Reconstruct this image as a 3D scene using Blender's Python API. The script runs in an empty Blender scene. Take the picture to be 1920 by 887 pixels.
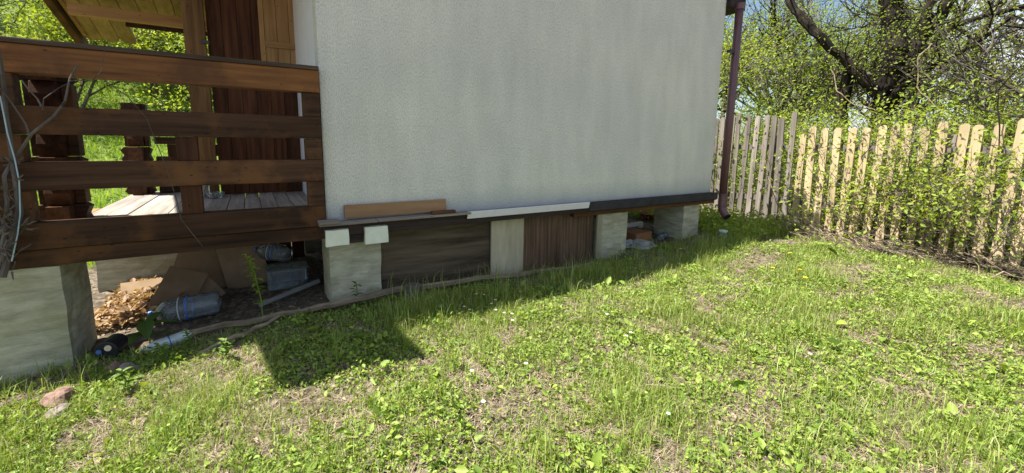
import bpy, bmesh, math, random
import numpy as np
from mathutils import Vector, Matrix

rng = np.random.default_rng(7)
random.seed(7)
scene = bpy.context.scene
COL = scene.collection

# ------------------------------------------------------------------ camera
PP = np.array([941.0, 387.0]); FPX = 787.0
RW = np.array([[0.85857909, -0.06589546, 0.5084287],
               [-0.51255201, -0.13258319, 0.84835849],
               [0.01150613, -0.98897901, -0.14760801]])
CAM = np.array([-0.408, -3.151, 1.2])
cam_d = bpy.data.cameras.new('camera'); cam = bpy.data.objects.new('camera', cam_d)
COL.objects.link(cam); scene.camera = cam
cam_d.sensor_fit = 'HORIZONTAL'; cam_d.sensor_width = 36.0
cam_d.lens = FPX / 1920 * 36.0
cam_d.shift_x = (960 - PP[0]) / 1920; cam_d.shift_y = -(443.5 - PP[1]) / 1920
cam_d.clip_start = 0.05; cam_d.clip_end = 2000
m = Matrix.Identity(4)
for i in range(3):
    m[i][0] = RW[i, 0]; m[i][1] = -RW[i, 1]; m[i][2] = -RW[i, 2]; m[i][3] = CAM[i]
cam.matrix_world = m

# ------------------------------------------------------------------ sky, sun, exposure
SUN = Vector((-0.47, 0.17, 1.0)).normalized()
world = bpy.data.worlds.new('World'); scene.world = world; world.use_nodes = True
nt = world.node_tree; nt.nodes.clear()
wo = nt.nodes.new('ShaderNodeOutputWorld'); bg = nt.nodes.new('ShaderNodeBackground')
sky = nt.nodes.new('ShaderNodeTexSky'); sky.sky_type = 'NISHITA'; sky.sun_disc = False
sky.sun_elevation = math.asin(SUN.z); sky.sun_rotation = math.atan2(SUN.x, SUN.y)
sky.air_density = 1.0; sky.dust_density = 1.0
tc = nt.nodes.new('ShaderNodeTexCoord'); cn = nt.nodes.new('ShaderNodeTexNoise')
cn.inputs['Scale'].default_value = 3.2; cn.inputs['Detail'].default_value = 8
cr = nt.nodes.new('ShaderNodeValToRGB'); cr.color_ramp.elements[0].position = 0.47; cr.color_ramp.elements[1].position = 0.66
mx = nt.nodes.new('ShaderNodeMixRGB'); mx.inputs['Color2'].default_value = (6.2, 6.6, 7.4, 1)
nt.links.new(tc.outputs['Generated'], cn.inputs['Vector']); nt.links.new(cn.outputs['Fac'], cr.inputs['Fac'])
nt.links.new(cr.outputs['Color'], mx.inputs['Fac']); nt.links.new(sky.outputs['Color'], mx.inputs['Color1'])
nt.links.new(mx.outputs['Color'], bg.inputs['Color']); bg.inputs['Strength'].default_value = 0.070
nt.links.new(bg.outputs['Background'], wo.inputs['Surface'])
sl = bpy.data.lights.new('sun', 'SUN'); sl.energy = 5.0; sl.angle = math.radians(0.55); sl.color = (1.0, 0.95, 0.86)
sun = bpy.data.objects.new('sun', sl); COL.objects.link(sun)
sun.rotation_euler = SUN.to_track_quat('Z', 'Y').to_euler(); sun.location = (-6, 3, 14)
vs = scene.view_settings
vs.view_transform = 'Standard'; vs.look = 'None'; vs.gamma = 1.0; vs.exposure = 1.3; vs.use_curve_mapping = False
scene.cycles.max_bounces = 8; scene.cycles.diffuse_bounces = 4; scene.cycles.transparent_max_bounces = 8
scene.cycles.use_denoising = True

# ------------------------------------------------------------------ pixel to place helpers
def ray(px, py):
    v = np.array([(px - PP[0]) / FPX, (py - PP[1]) / FPX, 1.0]); v /= np.linalg.norm(v); return RW @ v
def onY(px, py, y=0.0):
    r = ray(px, py); return CAM + r * ((y - CAM[1]) / r[1])
def onX(px, py, x=0.0):
    r = ray(px, py); return CAM + r * ((x - CAM[0]) / r[0])
def snoise(x, y, s, seed):
    """smooth noise about -1..1 (numpy arrays)"""
    q = np.random.default_rng(seed); o = 0
    for k in range(7):
        a = q.uniform(0, 6.283); fr = q.uniform(0.6, 1.7) / s * 6.283 / 2; ph = q.uniform(0, 6.283)
        o = o + np.sin((np.cos(a) * x + np.sin(a) * y) * fr + ph)
    return o / 3.2
def gz(x, y):
    x = np.asarray(x, float); y = np.asarray(y, float)
    z = np.interp(x, [-30, -6, -1.4, 0, 2.5, 3, 4.3, 6, 12, 40], [-1.2, -.25, -.10, 0, .0, .03, .09, .05, .12, .4])
    z = z + 0.014 * snoise(x, y, 0.5, 1) + 0.02 * snoise(x, y, 1.5, 2)
    rise = np.clip(y - 3.6, 0, None)
    w = np.clip((5.0 - x) / 5.0, 0.12, 1.0)
    z = z + w * (0.33 * rise * np.clip(rise / 2.5, 0, 1) ** .6 + 0.0022 * rise ** 1.7)
    z = z + np.clip(x - 7, 0, 30) * 0.02
    return z
def G(px, py):
    r = ray(px, py); t = 0.5
    for k in range(4000):
        p = CAM + r * t
        if p[2] <= gz(p[0], p[1]): break
        t += 0.01
    return p

# ------------------------------------------------------------------ materials
def nm(name):
    ma = bpy.data.materials.new(name); ma.use_nodes = True
    n = ma.node_tree; b = n.nodes['Principled BSDF']; return ma, n, b
def coords(n, scale, kind='Object', rnd=True):
    t = n.nodes.new('ShaderNodeTexCoord'); mp = n.nodes.new('ShaderNodeMapping')
    mp.inputs['Scale'].default_value = scale
    n.links.new(t.outputs[kind], mp.inputs['Vector'])
    if rnd:
        oi = n.nodes.new('ShaderNodeObjectInfo'); ml = n.nodes.new('ShaderNodeMath'); ml.operation = 'MULTIPLY'
        ml.inputs[1].default_value = 37.0; n.links.new(oi.outputs['Random'], ml.inputs[0])
        n.links.new(ml.outputs[0], mp.inputs['Location'])
    return mp.outputs['Vector']
def noise(n, vec, scale, detail=5, rough=0.6):
    q = n.nodes.new('ShaderNodeTexNoise'); q.inputs['Scale'].default_value = scale
    q.inputs['Detail'].default_value = detail; q.inputs['Roughness'].default_value = rough
    if vec is not None: n.links.new(vec, q.inputs['Vector'])
    return q.outputs['Fac']
def ramp(n, fac, stops):
    r = n.nodes.new('ShaderNodeValToRGB'); e = r.color_ramp.elements
    e[0].position, e[0].color = stops[0][0], (*stops[0][1], 1); e[1].position, e[1].color = stops[-1][0], (*stops[-1][1], 1)
    for p, c in stops[1:-1]:
        k = e.new(p); k.color = (*c, 1)
    n.links.new(fac, r.inputs['Fac']); return r.outputs['Color']
def mixc(n, a, b, fac, mode='MIX'):
    x = n.nodes.new('ShaderNodeMixRGB'); x.blend_type = mode
    for s, v in (('Color1', a), ('Color2', b), ('Fac', fac)):
        if hasattr(v, 'node'): n.links.new(v, x.inputs[s])
        elif s == 'Fac': x.inputs[s].default_value = v
        else: x.inputs[s].default_value = (*v, 1)
    return x.outputs['Color']
def bump(n, b, h, st, dist=0.01):
    u = n.nodes.new('ShaderNodeBump'); u.inputs['Strength'].default_value = st; u.inputs['Distance'].default_value = dist
    n.links.new(h, u.inputs['Height']); n.links.new(u.outputs['Normal'], b.inputs['Normal'])
MATS = {}
def wood(name, dark, light, axis, rough=0.7, knots=True, fine=26.0, spec=0.16, vary=0.25, blot=None):
    ma, n, b = nm(name)
    sc = [fine, fine, fine]; sc[axis] = 1.3
    v = coords(n, sc); f1 = noise(n, v, 1.0, 6, 0.65)
    sc2 = [3.0, 3.0, 3.0]; sc2[axis] = 0.9
    v2 = coords(n, sc2); f2 = noise(n, v2, 1.0, 4)
    c = ramp(n, f1, [(0.30, dark), (0.72, light)])
    c2 = ramp(n, f2, [(0.3, (0.55, 0.55, 0.55)), (0.7, (1.1, 1.1, 1.1))])
    c = mixc(n, c, c2, 0.8, 'MULTIPLY')
    if blot: c = mixc(n, c, blot, ramp(n, noise(n, coords(n, (2, 2, 2)), 1.6, 5), [(0.52, (0, 0, 0)), (0.66, (.75, .75, .75))]))
    if knots:
        vo = n.nodes.new('ShaderNodeTexVoronoi'); s3 = [5.5, 5.5, 5.5]; s3[axis] = 2.2
        n.links.new(coords(n, s3), vo.inputs['Vector'])
        c = mixc(n, c, tuple(x * 0.35 for x in dark), ramp(n, vo.outputs['Distance'], [(0.05, (.9, .9, .9)), (0.13, (0, 0, 0))]))
    oi = n.nodes.new('ShaderNodeObjectInfo'); h = n.nodes.new('ShaderNodeHueSaturation')
    mr = n.nodes.new('ShaderNodeMapRange'); mr.inputs['To Min'].default_value = 1 - vary; mr.inputs['To Max'].default_value = 1 + vary
    n.links.new(oi.outputs['Random'], mr.inputs['Value']); n.links.new(mr.outputs['Result'], h.inputs['Value'])
    n.links.new(c, h.inputs['Color']); n.links.new(h.outputs['Color'], b.inputs['Base Color'])
    b.inputs['Roughness'].default_value = rough; b.inputs['Specular IOR Level'].default_value = spec
    bump(n, b, f1, 0.35, 0.004); MATS[name] = ma; return ma
def rock(name, c1, c2, scale=6, bscale=40, bst=0.5, stretch=(1, 1, 1), rough=0.9, stain=None):
    ma, n, b = nm(name)
    v = coords(n, stretch); f = noise(n, v, scale, 8, 0.65); c = ramp(n, f, [(0.3, c1), (0.72, c2)])
    if stain: c = mixc(n, c, stain, ramp(n, noise(n, coords(n, (1, 1, 1)), 2.6, 6), [(0.5, (0, 0, 0)), (0.7, (.8, .8, .8))]))
    n.links.new(c, b.inputs['Base Color']); b.inputs['Roughness'].default_value = rough; b.inputs['Specular IOR Level'].default_value = 0.2
    bump(n, b, noise(n, v, bscale, 6), bst, 0.006); MATS[name] = ma; return ma
def plain(name, c, rough=0.5, spec=0.5, var=0.12):
    ma, n, b = nm(name); f = noise(n, coords(n, (1, 1, 1)), 12, 5)
    n.links.new(ramp(n, f, [(0.3, tuple(x * (1 - var) for x in c)), (0.7, tuple(min(1, x * (1 + var)) for x in c))]), b.inputs['Base Color'])
    b.inputs['Roughness'].default_value = rough; b.inputs['Specular IOR Level'].default_value = spec; MATS[name] = ma; return ma
def leafy(name, cols, trans=0.4, rough=0.5, gloss=0.025, patch=None):
    """thin leaf: diffuse + translucent, colour varied per leaf"""
    ma = bpy.data.materials.new(name); ma.use_nodes = True; n = ma.node_tree; n.nodes.clear()
    out = n.nodes.new('ShaderNodeOutputMaterial'); g = n.nodes.new('ShaderNodeNewGeometry')
    stops = [(i / max(1, len(cols) - 1), c) for i, c in enumerate(cols)]
    c = ramp(n, g.outputs['Random Per Island'], stops)
    if patch:
        c = mixc(n, c, patch, ramp(n, noise(n, coords(n, (1, 1, 1), rnd=False), 1.7, 4), [(0.48, (0, 0, 0)), (0.7, (.7, .7, .7))]))
    d = n.nodes.new('ShaderNodeBsdfDiffuse'); t = n.nodes.new('ShaderNodeBsdfTranslucent'); mxx = n.nodes.new('ShaderNodeMixShader')
    tcx = mixc(n, c, (1.15, 1.05, 0.5), 1.0, 'MULTIPLY')
    mxx.inputs['Fac'].default_value = trans
    n.links.new(c, d.inputs['Color']); n.links.new(tcx, t.inputs['Color'])
    n.links.new(d.outputs[0], mxx.inputs[1]); n.links.new(t.outputs[0], mxx.inputs[2])
    gl = n.nodes.new('ShaderNodeBsdfGlossy'); gl.inputs['Roughness'].default_value = rough; m2 = n.nodes.new('ShaderNodeMixShader')
    m2.inputs['Fac'].default_value = gloss
    n.links.new(mxx.outputs[0], m2.inputs[1]); n.links.new(gl.outputs[0], m2.inputs[2]); n.links.new(m2.outputs[0], out.inputs['Surface'])
    MATS[name] = ma; return ma
def clear_plastic(name, tint=(0.8, 0.88, 0.95), rough=0.12, op=0.35):
    ma = bpy.data.materials.new(name); ma.use_nodes = True; n = ma.node_tree; n.nodes.clear()
    out = n.nodes.new('ShaderNodeOutputMaterial'); tr = n.nodes.new('ShaderNodeBsdfTransparent'); tr.inputs['Color'].default_value = (*tint, 1)
    gl = n.nodes.new('ShaderNodeBsdfGlossy'); gl.inputs['Roughness'].default_value = rough
    df = n.nodes.new('ShaderNodeBsdfDiffuse'); df.inputs['Color'].default_value = (.55, .6, .62, 1)
    m1 = n.nodes.new('ShaderNodeMixShader'); m1.inputs['Fac'].default_value = op
    fr = n.nodes.new('ShaderNodeFresnel'); fr.inputs['IOR'].default_value = 1.5
    nz = noise(n, coords(n, (1, 1, 1)), 30, 3); bp = n.nodes.new('ShaderNodeBump'); bp.inputs['Strength'].default_value = 0.5
    bp.inputs['Distance'].default_value = 0.01
    n.links.new(nz, bp.inputs['Height']); n.links.new(bp.outputs['Normal'], gl.inputs['Normal']); n.links.new(bp.outputs['Normal'], fr.inputs['Normal'])
    m2 = n.nodes.new('ShaderNodeMixShader')
    n.links.new(tr.outputs[0], m1.inputs[1]); n.links.new(df.outputs[0], m1.inputs[2])
    n.links.new(fr.outputs[0], m2.inputs['Fac']); n.links.new(m1.outputs[0], m2.inputs[1]); n.links.new(gl.outputs[0], m2.inputs[2])
    n.links.new(m2.outputs[0], out.inputs['Surface']); MATS[name] = ma; return ma

X_, Y_, Z_ = 0, 1, 2
wood('brown_x', (.026, .013, .008), (.105, .052, .026), X_, blot=(.14, .062, .022))
wood('brown_y', (.030, .013, .007), (.125, .052, .022), Y_)
wood('brown_z', (.035, .014, .007), (.11, .045, .020), Z_)
wood('red_brown_x', (.10, .038, .012), (.36, .155, .046), X_, rough=0.6, spec=0.2, blot=(.09, .038, .016), vary=.1)
wood('cap_wood', (.045, .030, .022), (.13, .09, .065), X_)
wood('door_brown', (.040, .014, .007), (.16, .062, .025), Z_, vary=.2)
wood('post_wood', (.07, .03, .012), (.26, .145, .055), Z_, vary=.05)
wood('pale_wood_z', (.32, .17, .060), (.55, .33, .14), Z_, vary=.1)
wood('pale_wood_x', (.32, .17, .060), (.52, .31, .13), X_, vary=.1)
wood('roof_wood', (.24, .155, .055), (.44, .30, .12), Y_, vary=.2)
wood('deck_wood', (.22, .19, .165), (.46, .42, .37), Y_, knots=False, rough=.85, vary=.12)
wood('grey_wood_z', (.15, .125, .105), (.42, .37, .32), Z_, rough=.9, vary=.25)
wood('grey_wood_x', (.14, .12, .10), (.38, .33, .28), X_, rough=.9, vary=.2)
wood('picket_yellow', (.50, .385, .22), (.74, .59, .37), Z_, rough=.75, vary=.12, fine=18, blot=(.44, .34, .21))
wood('plank_brown_x', (.26, .15, .075), (.36, .22, .115), X_, knots=False, vary=.05)
wood('dark_beam_x', (.022, .016, .014), (.075, .055, .05), X_, rough=.8)
wood('rust_beam_x', (.06, .028, .012), (.20, .10, .04), X_, rough=.8)
wood('chip_panel', (.028, .020, .012), (.17, .13, .085), X_, fine=16, rough=.85, knots=False)
wood('red_panel', (.075, .042, .024), (.30, .195, .125), Z_, fine=34, rough=.85, knots=False)
wood('strip_wood', (.34, .30, .20), (.52, .47, .33), Z_, fine=12, knots=False)
wood('bark', (.010, .008, .006), (.06, .046, .036), Z_, fine=18, rough=.95, knots=False)
wood('grey_bark', (.06, .05, .042), (.22, .19, .16), Z_, fine=18, rough=.95, knots=False)
wood('dead_branch', (.13, .095, .06), (.50, .40, .27), X_, fine=20, rough=.95, knots=False)
rock('concrete', (.27, .26, .18), (.56, .54, .40), 6, 30, .9, (1, 1, 4.5), stain=(.26, .25, .15))
rock('concrete_grey', (.16, .16, .15), (.33, .33, .30), 5, 30, .6)
rock('stone', (.13, .105, .09), (.34, .28, .25), 9, 30, .8)
rock('brick_clay', (.15, .085, .065), (.36, .25, .20), 14, 45, .8)
rock('cardboard', (.17, .115, .065), (.29, .205, .125), 4, 30, .15)
plain('white_paint', (.74, .75, .76), .55, .4, .05); plain('foam', (.74, .76, .62), .8, .2, .08)
plain('white_board', (.74, .71, .73), .5, .4, .05); plain('pipe_brown', (.135, .062, .066), .38, .5, .14)
plain('dark_metal', (.02, .02, .022), .4); plain('felt', (.04, .038, .04), .85, .2, .3)
plain('red_plastic', (.20, .02, .03), .5); plain('orange_box', (.30, .13, .05), .7); plain('blue_label', (.06, .16, .5), .4)
plain('pale_plastic', (.55, .62, .60), .4); plain('cream_lid', (.75, .62, .42), .4); plain('black_rubber', (.012, .012, .014), .5)
plain('petal_white', (.82, .82, .80), .7); plain('petal_yellow', (.85, .55, .02), .7); plain('cord_blue', (.35, .48, .55), .5)
plain('bag_white', (.55, .56, .58), .4, .5, .2)
clear_plastic('clear_plastic', op=.16); clear_plastic('clear_glass', (.92, .96, .97), .03, .12)
leafy('leaf_young', [(.24, .33, .03), (.33, .43, .05), (.40, .47, .07), (.27, .38, .05)], .5)
leafy('leaf_fresh', [(.17, .27, .03), (.25, .36, .045), (.32, .40, .07)], .5)
leafy('leaf_olive', [(.15, .19, .05), (.22, .27, .07), (.28, .31, .10)], .45)
leafy('leaf_dark', [(.035, .075, .015), (.06, .11, .022), (.085, .14, .03)], .35)
leafy('grass', [(.12, .21, .025), (.21, .31, .04), (.33, .41, .09), (.15, .25, .035), (.44, .43, .18), (.26, .36, .06)], .35)
leafy('lawn_leaf', [(.09, .17, .02), (.20, .31, .04), (.36, .45, .08), (.12, .21, .03), (.30, .40, .07), (.25, .35, .05)], .33)
leafy('meadow', [(.20, .36, .02), (.27, .43, .03), (.31, .45, .05)], .45)
leafy('straw', [(.34, .27, .18), (.46, .38, .27), (.20, .15, .10), (.55, .46, .35)], .2)
leafy('litter', [(.17, .12, .075), (.28, .21, .14), (.36, .28, .19), (.11, .08, .055)], .15)
leafy('dry_leaf', [(.35, .22, .12), (.46, .33, .2), (.25, .15, .08)], .3)

def mat_stucco():
    ma, n, b = nm('stucco')
    v = coords(n, (1, 1, .45), rnd=False); fine = noise(n, v, 150, 2, .5); mid = noise(n, coords(n, (1, 1, .25), rnd=False), 5, 6)
    big = noise(n, coords(n, (1, 1, 1), rnd=False), .9, 4)
    c = ramp(n, fine, [(0.30, (.52, .515, .47)), (0.58, (.74, .735, .675))])
    c = mixc(n, c, ramp(n, mid, [(0.3, (.88, .88, .86)), (0.7, (1.04, 1.04, 1.02))]), 1.0, 'MULTIPLY')
    c = mixc(n, c, ramp(n, big, [(0.35, (.92, .93, .93)), (0.65, (1.04, 1.03, .98))]), 1.0, 'MULTIPLY')
    # splash-back stain just above the plinth, ragged edge
    t = n.nodes.new('ShaderNodeTexCoord'); sp = n.nodes.new('ShaderNodeSeparateXYZ'); n.links.new(t.outputs['Object'], sp.inputs[0])
    ad = n.nodes.new('ShaderNodeMath'); ad.operation = 'MULTIPLY_ADD'; ad.inputs[1].default_value = -.16
    n.links.new(noise(n, coords(n, (1, 1, 1), rnd=False), 4, 6), ad.inputs[0]); n.links.new(sp.outputs['Z'], ad.inputs[2])
    c = mixc(n, c, (.30, .33, .36), ramp(n, ad.outputs[0], [(0.53, (.75, .75, .75)), (0.76, (0, 0, 0))]))
    n.links.new(c, b.inputs['Base Color']); b.inputs['Roughness'].default_value = .95; b.inputs['Specular IOR Level'].default_value = .1
    bump(n, b, fine, .9, .006); MATS['stucco'] = ma
mat_stucco()
def mat_ground():
    ma, n, b = nm('soil')
    v = coords(n, (1, 1, 1), rnd=False)
    c = ramp(n, noise(n, v, 22, 8, .7), [(0.3, (.045, .036, .026)), (0.5, (.13, .105, .075)), (0.7, (.33, .28, .21))])
    far = ramp(n, noise(n, v, 3, 6), [(0.35, (.09, .15, .025)), (0.65, (.17, .23, .04))])
    t = n.nodes.new('ShaderNodeTexCoord'); sp = n.nodes.new('ShaderNodeSeparateXYZ'); n.links.new(t.outputs['Object'], sp.inputs[0])
    c = mixc(n, c, far, ramp(n, mapr(n, sp.outputs['Y'], 2.6, 4.2), [(0, (0, 0, 0)), (1, (.85, .85, .85))]))
    n.links.new(c, b.inputs['Base Color']); b.inputs['Roughness'].default_value = .95; b.inputs['Specular IOR Level'].default_value = .1
    bump(n, b, noise(n, v, 45, 8, .7), .9, .02); MATS['soil'] = ma
def mapr(n, s, a, bb):
    r = n.nodes.new('ShaderNodeMapRange'); r.inputs['From Min'].default_value = a; r.inputs['From Max'].default_value = bb
    n.links.new(s, r.inputs['Value']); return r.outputs['Result']
mat_ground()

# ------------------------------------------------------------------ object helpers
def props(o, label=None, cat=None, group=None, kind=None):
    if label: o['label'] = label
    if cat: o['category'] = cat
    if group: o['group'] = group
    if kind: o['kind'] = kind
    return o
def thing(name, label, cat, loc=(0, 0, 0), group=None):
    o = bpy.data.objects.new(name, None); o.location = loc; o.empty_display_size = .1; COL.objects.link(o)
    return props(o, label, cat, group)
class MB:
    def __init__(s): s.v = []; s.f = []
    def add(s, vs, fs):
        k = len(s.v); s.v += [tuple(map(float, q)) for q in vs]; s.f += [tuple(i + k for i in q) for q in fs]; return s
    def box(s, x0, x1, y0, y1, z0, z1, mt=None):
        vs = [Vector((x, y, z)) for x in (x0, x1) for y in (y0, y1) for z in (z0, z1)]
        if mt is not None: vs = [mt @ q for q in vs]
        return s.add(vs, [(0, 1, 3, 2), (4, 6, 7, 5), (0, 4, 5, 1), (2, 3, 7, 6), (0, 2, 6, 4), (1, 5, 7, 3)])
    def prism(s, poly, d0, d1, axis=1):
        n = len(poly); vs = []
        for d in (d0, d1):
            for a, c in poly: vs.append({0: (d, a, c), 1: (a, d, c), 2: (a, c, d)}[axis])
        fs = [tuple(range(n)), tuple(reversed(range(n, 2 * n)))] + [(i, i + n, (i + 1) % n + n, (i + 1) % n) for i in range(n)]
        return s.add(vs, fs)
    def tube(s, pts, rad, n=8, cap=True, jit=0.0):
        pts = [Vector(p) for p in pts]; k = len(pts)
        if not hasattr(rad, '__len__'): rad = [rad] * k
        vs = []; fs = []; u = None
        for i, p in enumerate(pts):
            t = (pts[min(i + 1, k - 1)] - pts[max(i - 1, 0)]).normalized()
            if u is None: u = t.orthogonal().normalized()
            u = (u - t * u.dot(t)).normalized(); w = t.cross(u)
            for j in range(n):
                a = 2 * math.pi * j / n; r = rad[i] * (1 + random.uniform(-jit, jit))
                vs.append(p + (u * math.cos(a) + w * math.sin(a)) * r)
        for i in range(k - 1):
            for j in range(n): fs.append((i * n + j, i * n + (j + 1) % n, (i + 1) * n + (j + 1) % n, (i + 1) * n + j))
        if cap: fs += [tuple(reversed(range(n))), tuple(range((k - 1) * n, k * n))]
        return s.add(vs, fs)
    def lathe(s, prof, mt, n=20):
        vs = []; fs = []; k = len(prof)
        for r, h in prof:
            for j in range(n):
                a = 2 * math.pi * j / n; vs.append(mt @ Vector((r * math.cos(a), r * math.sin(a), h)))
        for i in range(k - 1):
            for j in range(n): fs.append((i * n + j, i * n + (j + 1) % n, (i + 1) * n + (j + 1) % n, (i + 1) * n + j))
        return s.add(vs, fs)
    def build(s, name, mat, parent=None, bevel=0, rough=0, cuts=0, smooth=False, seed=0):
        me = bpy.data.meshes.new(name); me.from_pydata(s.v, [], s.f)
        bm = bmesh.new(); bm.from_mesh(me)
        bmesh.ops.recalc_face_normals(bm, faces=bm.faces)
        if cuts: bmesh.ops.subdivide_edges(bm, edges=[e for e in bm.edges], cuts=cuts, use_grid_fill=True)
        if bevel: bmesh.ops.bevel(bm, geom=[e for e in bm.edges if e.is_manifold and e.calc_face_angle(0) > .6], offset=bevel, segments=2, affect='EDGES', profile=.6)
        if rough:
            q = random.Random(seed)
            for v in bm.verts:
                nn = math.sin(v.co.x * 31 + v.co.z * 17 + seed) + math.sin(v.co.y * 27 + v.co.z * 23 + seed * 2)
                v.co += v.normal * rough * (0.5 * nn + q.uniform(-.6, .6))
        bm.to_mesh(me); bm.free()
        me.materials.append(MATS[mat])
        if smooth: me.polygons.foreach_set('use_smooth', [True] * len(me.polygons))
        o = bpy.data.objects.new(name, me); COL.objects.link(o)
        if parent is not None: attach(o, parent)
        return o
def wloc(o):
    p = Vector(o.location); q = o.parent
    while q is not None: p = p + Vector(q.location); q = q.parent
    return p
def attach(o, parent):
    """meshes are written in world coordinates; shift them under their parent (parents are never rotated)"""
    o.parent = parent; o.location = -wloc(parent) if not o.get('local') else o.location
def fast_mesh(name, verts, nface, mat, parent=None, mat_smooth=False):
    """verts (N*k,3) where every k verts in a row are one face group given by nface index lists"""
    me = bpy.data.meshes.new(name); idx, starts, tot = nface
    me.vertices.add(len(verts)); me.vertices.foreach_set('co', np.asarray(verts, np.float32).ravel())
    me.loops.add(len(idx)); me.loops.foreach_set('vertex_index', np.asarray(idx, np.int32))
    me.polygons.add(len(starts)); me.polygons.foreach_set('loop_start', np.asarray(starts, np.int32)); me.polygons.foreach_set('loop_total', np.asarray(tot, np.int32))
    me.update(calc_edges=True); me.materials.append(MATS[mat])
    o = bpy.data.objects.new(name, me); COL.objects.link(o)
    if parent is not None: attach(o, parent)
    return o
def facesets(n, faces, k):
    """repeat the small face list over n copies of k verts"""
    idx = []; tot = [len(f) for f in faces]; flat = np.concatenate([np.array(f) for f in faces])
    idx = (np.arange(n)[:, None] * k + flat[None, :]).ravel()
    t = np.tile(np.array(tot), n); st = np.concatenate([[0], np.cumsum(t)[:-1]])
    return idx, st, t
def rot_frame(n, up_bias=0.0, tilt=None):
    """random orthonormal frames; w leans to +z by up_bias"""
    w = rng.normal(size=(n, 3)); w[:, 2] = np.abs(w[:, 2]) + up_bias if up_bias >= 0 else w[:, 2]
    w /= np.linalg.norm(w, axis=1)[:, None]
    a = rng.normal(size=(n, 3)); u = a - w * (a * w).sum(1)[:, None]; u /= np.linalg.norm(u, axis=1)[:, None]
    return u, np.cross(w, u), w
def leaf_cloud(pos, size, aspect=.5, up_bias=.3, fold=.18):
    """one pointed oval leaf of 6 verts (two faces) at each position"""
    n = len(pos); u, v, w = rot_frame(n, up_bias); L = np.asarray(size).reshape(-1, 1) * np.ones((n, 1)); W = L * aspect * .5
    p = np.asarray(pos); out = np.empty((n, 6, 3))
    out[:, 0] = p; out[:, 1] = p + u * L * .38 + v * W + w * W * fold * 2; out[:, 2] = p + u * L * .75 + v * W * .65 + w * W * fold
    out[:, 3] = p + u * L - w * L * .12
    out[:, 4] = p + u * L * .75 - v * W * .65 + w * W * fold; out[:, 5] = p + u * L * .38 - v * W + w * W * fold * 2
    return out.reshape(-1, 3), facesets(n, [(0, 1, 2, 3), (0, 3, 4, 5)], 6)
def blades(pos, length, width, lean=.5, flat=0.0):
    """curved grass blade: 5 verts, quad + tri"""
    n = len(pos); p = np.asarray(pos); L = np.asarray(length).reshape(-1, 1) * np.ones((n, 1)); W = np.asarray(width).reshape(-1, 1) * np.ones((n, 1)) * .5
    a = rng.uniform(0, 6.283, n); d = np.stack([np.cos(a), np.sin(a), np.zeros(n)], 1); s = np.stack([-np.sin(a), np.cos(a), np.zeros(n)], 1)
    b = rng.uniform(0, 6.283, n); s = s * np.cos(b)[:, None] * .5 + s * .7 + d * np.sin(b)[:, None] * .4
    le = (rng.uniform(.1, 1.0, n) * lean)[:, None]; up = np.array([0, 0, 1.0])
    m = p + up * L * .55 * (1 - flat) + d * L * .25 * (le + flat * 2); t = p + up * L * (1 - .45 * le) * (1 - flat) + d * L * (le * .9 + flat)
    out = np.empty((n, 5, 3)); out[:, 0] = p - s * W; out[:, 1] = p + s * W; out[:, 2] = m + s * W * .8; out[:, 3] = m - s * W * .8; out[:, 4] = t
    return out.reshape(-1, 3), facesets(n, [(0, 1, 2, 3), (3, 2, 4)], 5)

# ================================================================== GROUND
def ground():
    xs = np.concatenate([[-400, -250, -150, -90, -60, -40, -28, -20, -14, -10], np.arange(-8, -2.5, .4), np.arange(-2.5, 7.5, .06), np.arange(7.5, 14, .4), [15, 17, 20, 25, 32, 42, 60, 90, 150, 250, 400]])
    ys = np.concatenate([[-400, -250, -120, -60, -30, -15, -8], np.arange(-5, -3.2, .3), np.arange(-3.2, 2.6, .06), np.arange(2.6, 8, .3), np.arange(8, 30, 1.2), [34, 40, 50, 65, 90, 150, 250, 400]])
    xx, yy = np.meshgrid(xs, ys); zz = gz(xx, np.minimum(yy, 60)); nx, ny = len(xs), len(ys)
    near = (np.abs(xx - 2.5) < 5.2) & (np.abs(yy + .3) < 3.1)
    zz = zz + near * rng.normal(size=zz.shape) * .005
    i, j = np.meshgrid(np.arange(nx - 1), np.arange(ny - 1)); a = (j * nx + i).ravel()
    idx = np.stack([a, a + 1, a + nx + 1, a + nx], 1).ravel(); k = len(a)
    o = fast_mesh('ground', np.stack([xx, yy, zz], -1).reshape(-1, 3), (idx, np.arange(k) * 4, np.full(k, 4)), 'soil')
    o.data.polygons.foreach_set('use_smooth', [True] * k)
    props(o, 'bare soil and thatch of the sloping garden ground', 'ground', kind='structure')
ground()

# ================================================================== HOUSE
house = thing('house', 'small raised house with cream stucco wall, standing on concrete pillars', 'house', (2.3, 1.1, 0.0))
WX0, WX1, WZ0, EZ = .03, 4.53, .625, 2.95
def hb(name, mat, box, parent=None, **k): return MB().box(*box).build(name, mat, parent or house, **k)
hb('front_wall', 'stucco', (WX0, WX1, 0, .16, WZ0, EZ), bevel=.012)
hb('side_wall', 'white_paint', (WX0 + .004, .18, .1605, 1.56, WZ0, 2.68), bevel=.004)
hb('end_wall', 'stucco', (WX1 - .16, WX1 - .004, .1605, 2.0, WZ0, 2.25))
hb('back_wall', 'stucco', (WX0 + .01, WX1 - .01, 2.001, 2.15, WZ0, 2.1))
hb('floor', 'grey_wood_x', (WX0 + .02, WX1 - .02, .10, 2.14, .56, .622))
hb('sill_beam', 'dark_beam_x', (.0, WX1 + .06, -.055, .095, .535, .6245), bevel=.008, cuts=0)
hb('felt_strip', 'felt', (2.46, WX1 + .055, -.066, -.056, .548, .632))
hb('floor_beam', 'rust_beam_x', (2.3, 4.6, -.02, .12, .49, .534), bevel=.006)
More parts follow.
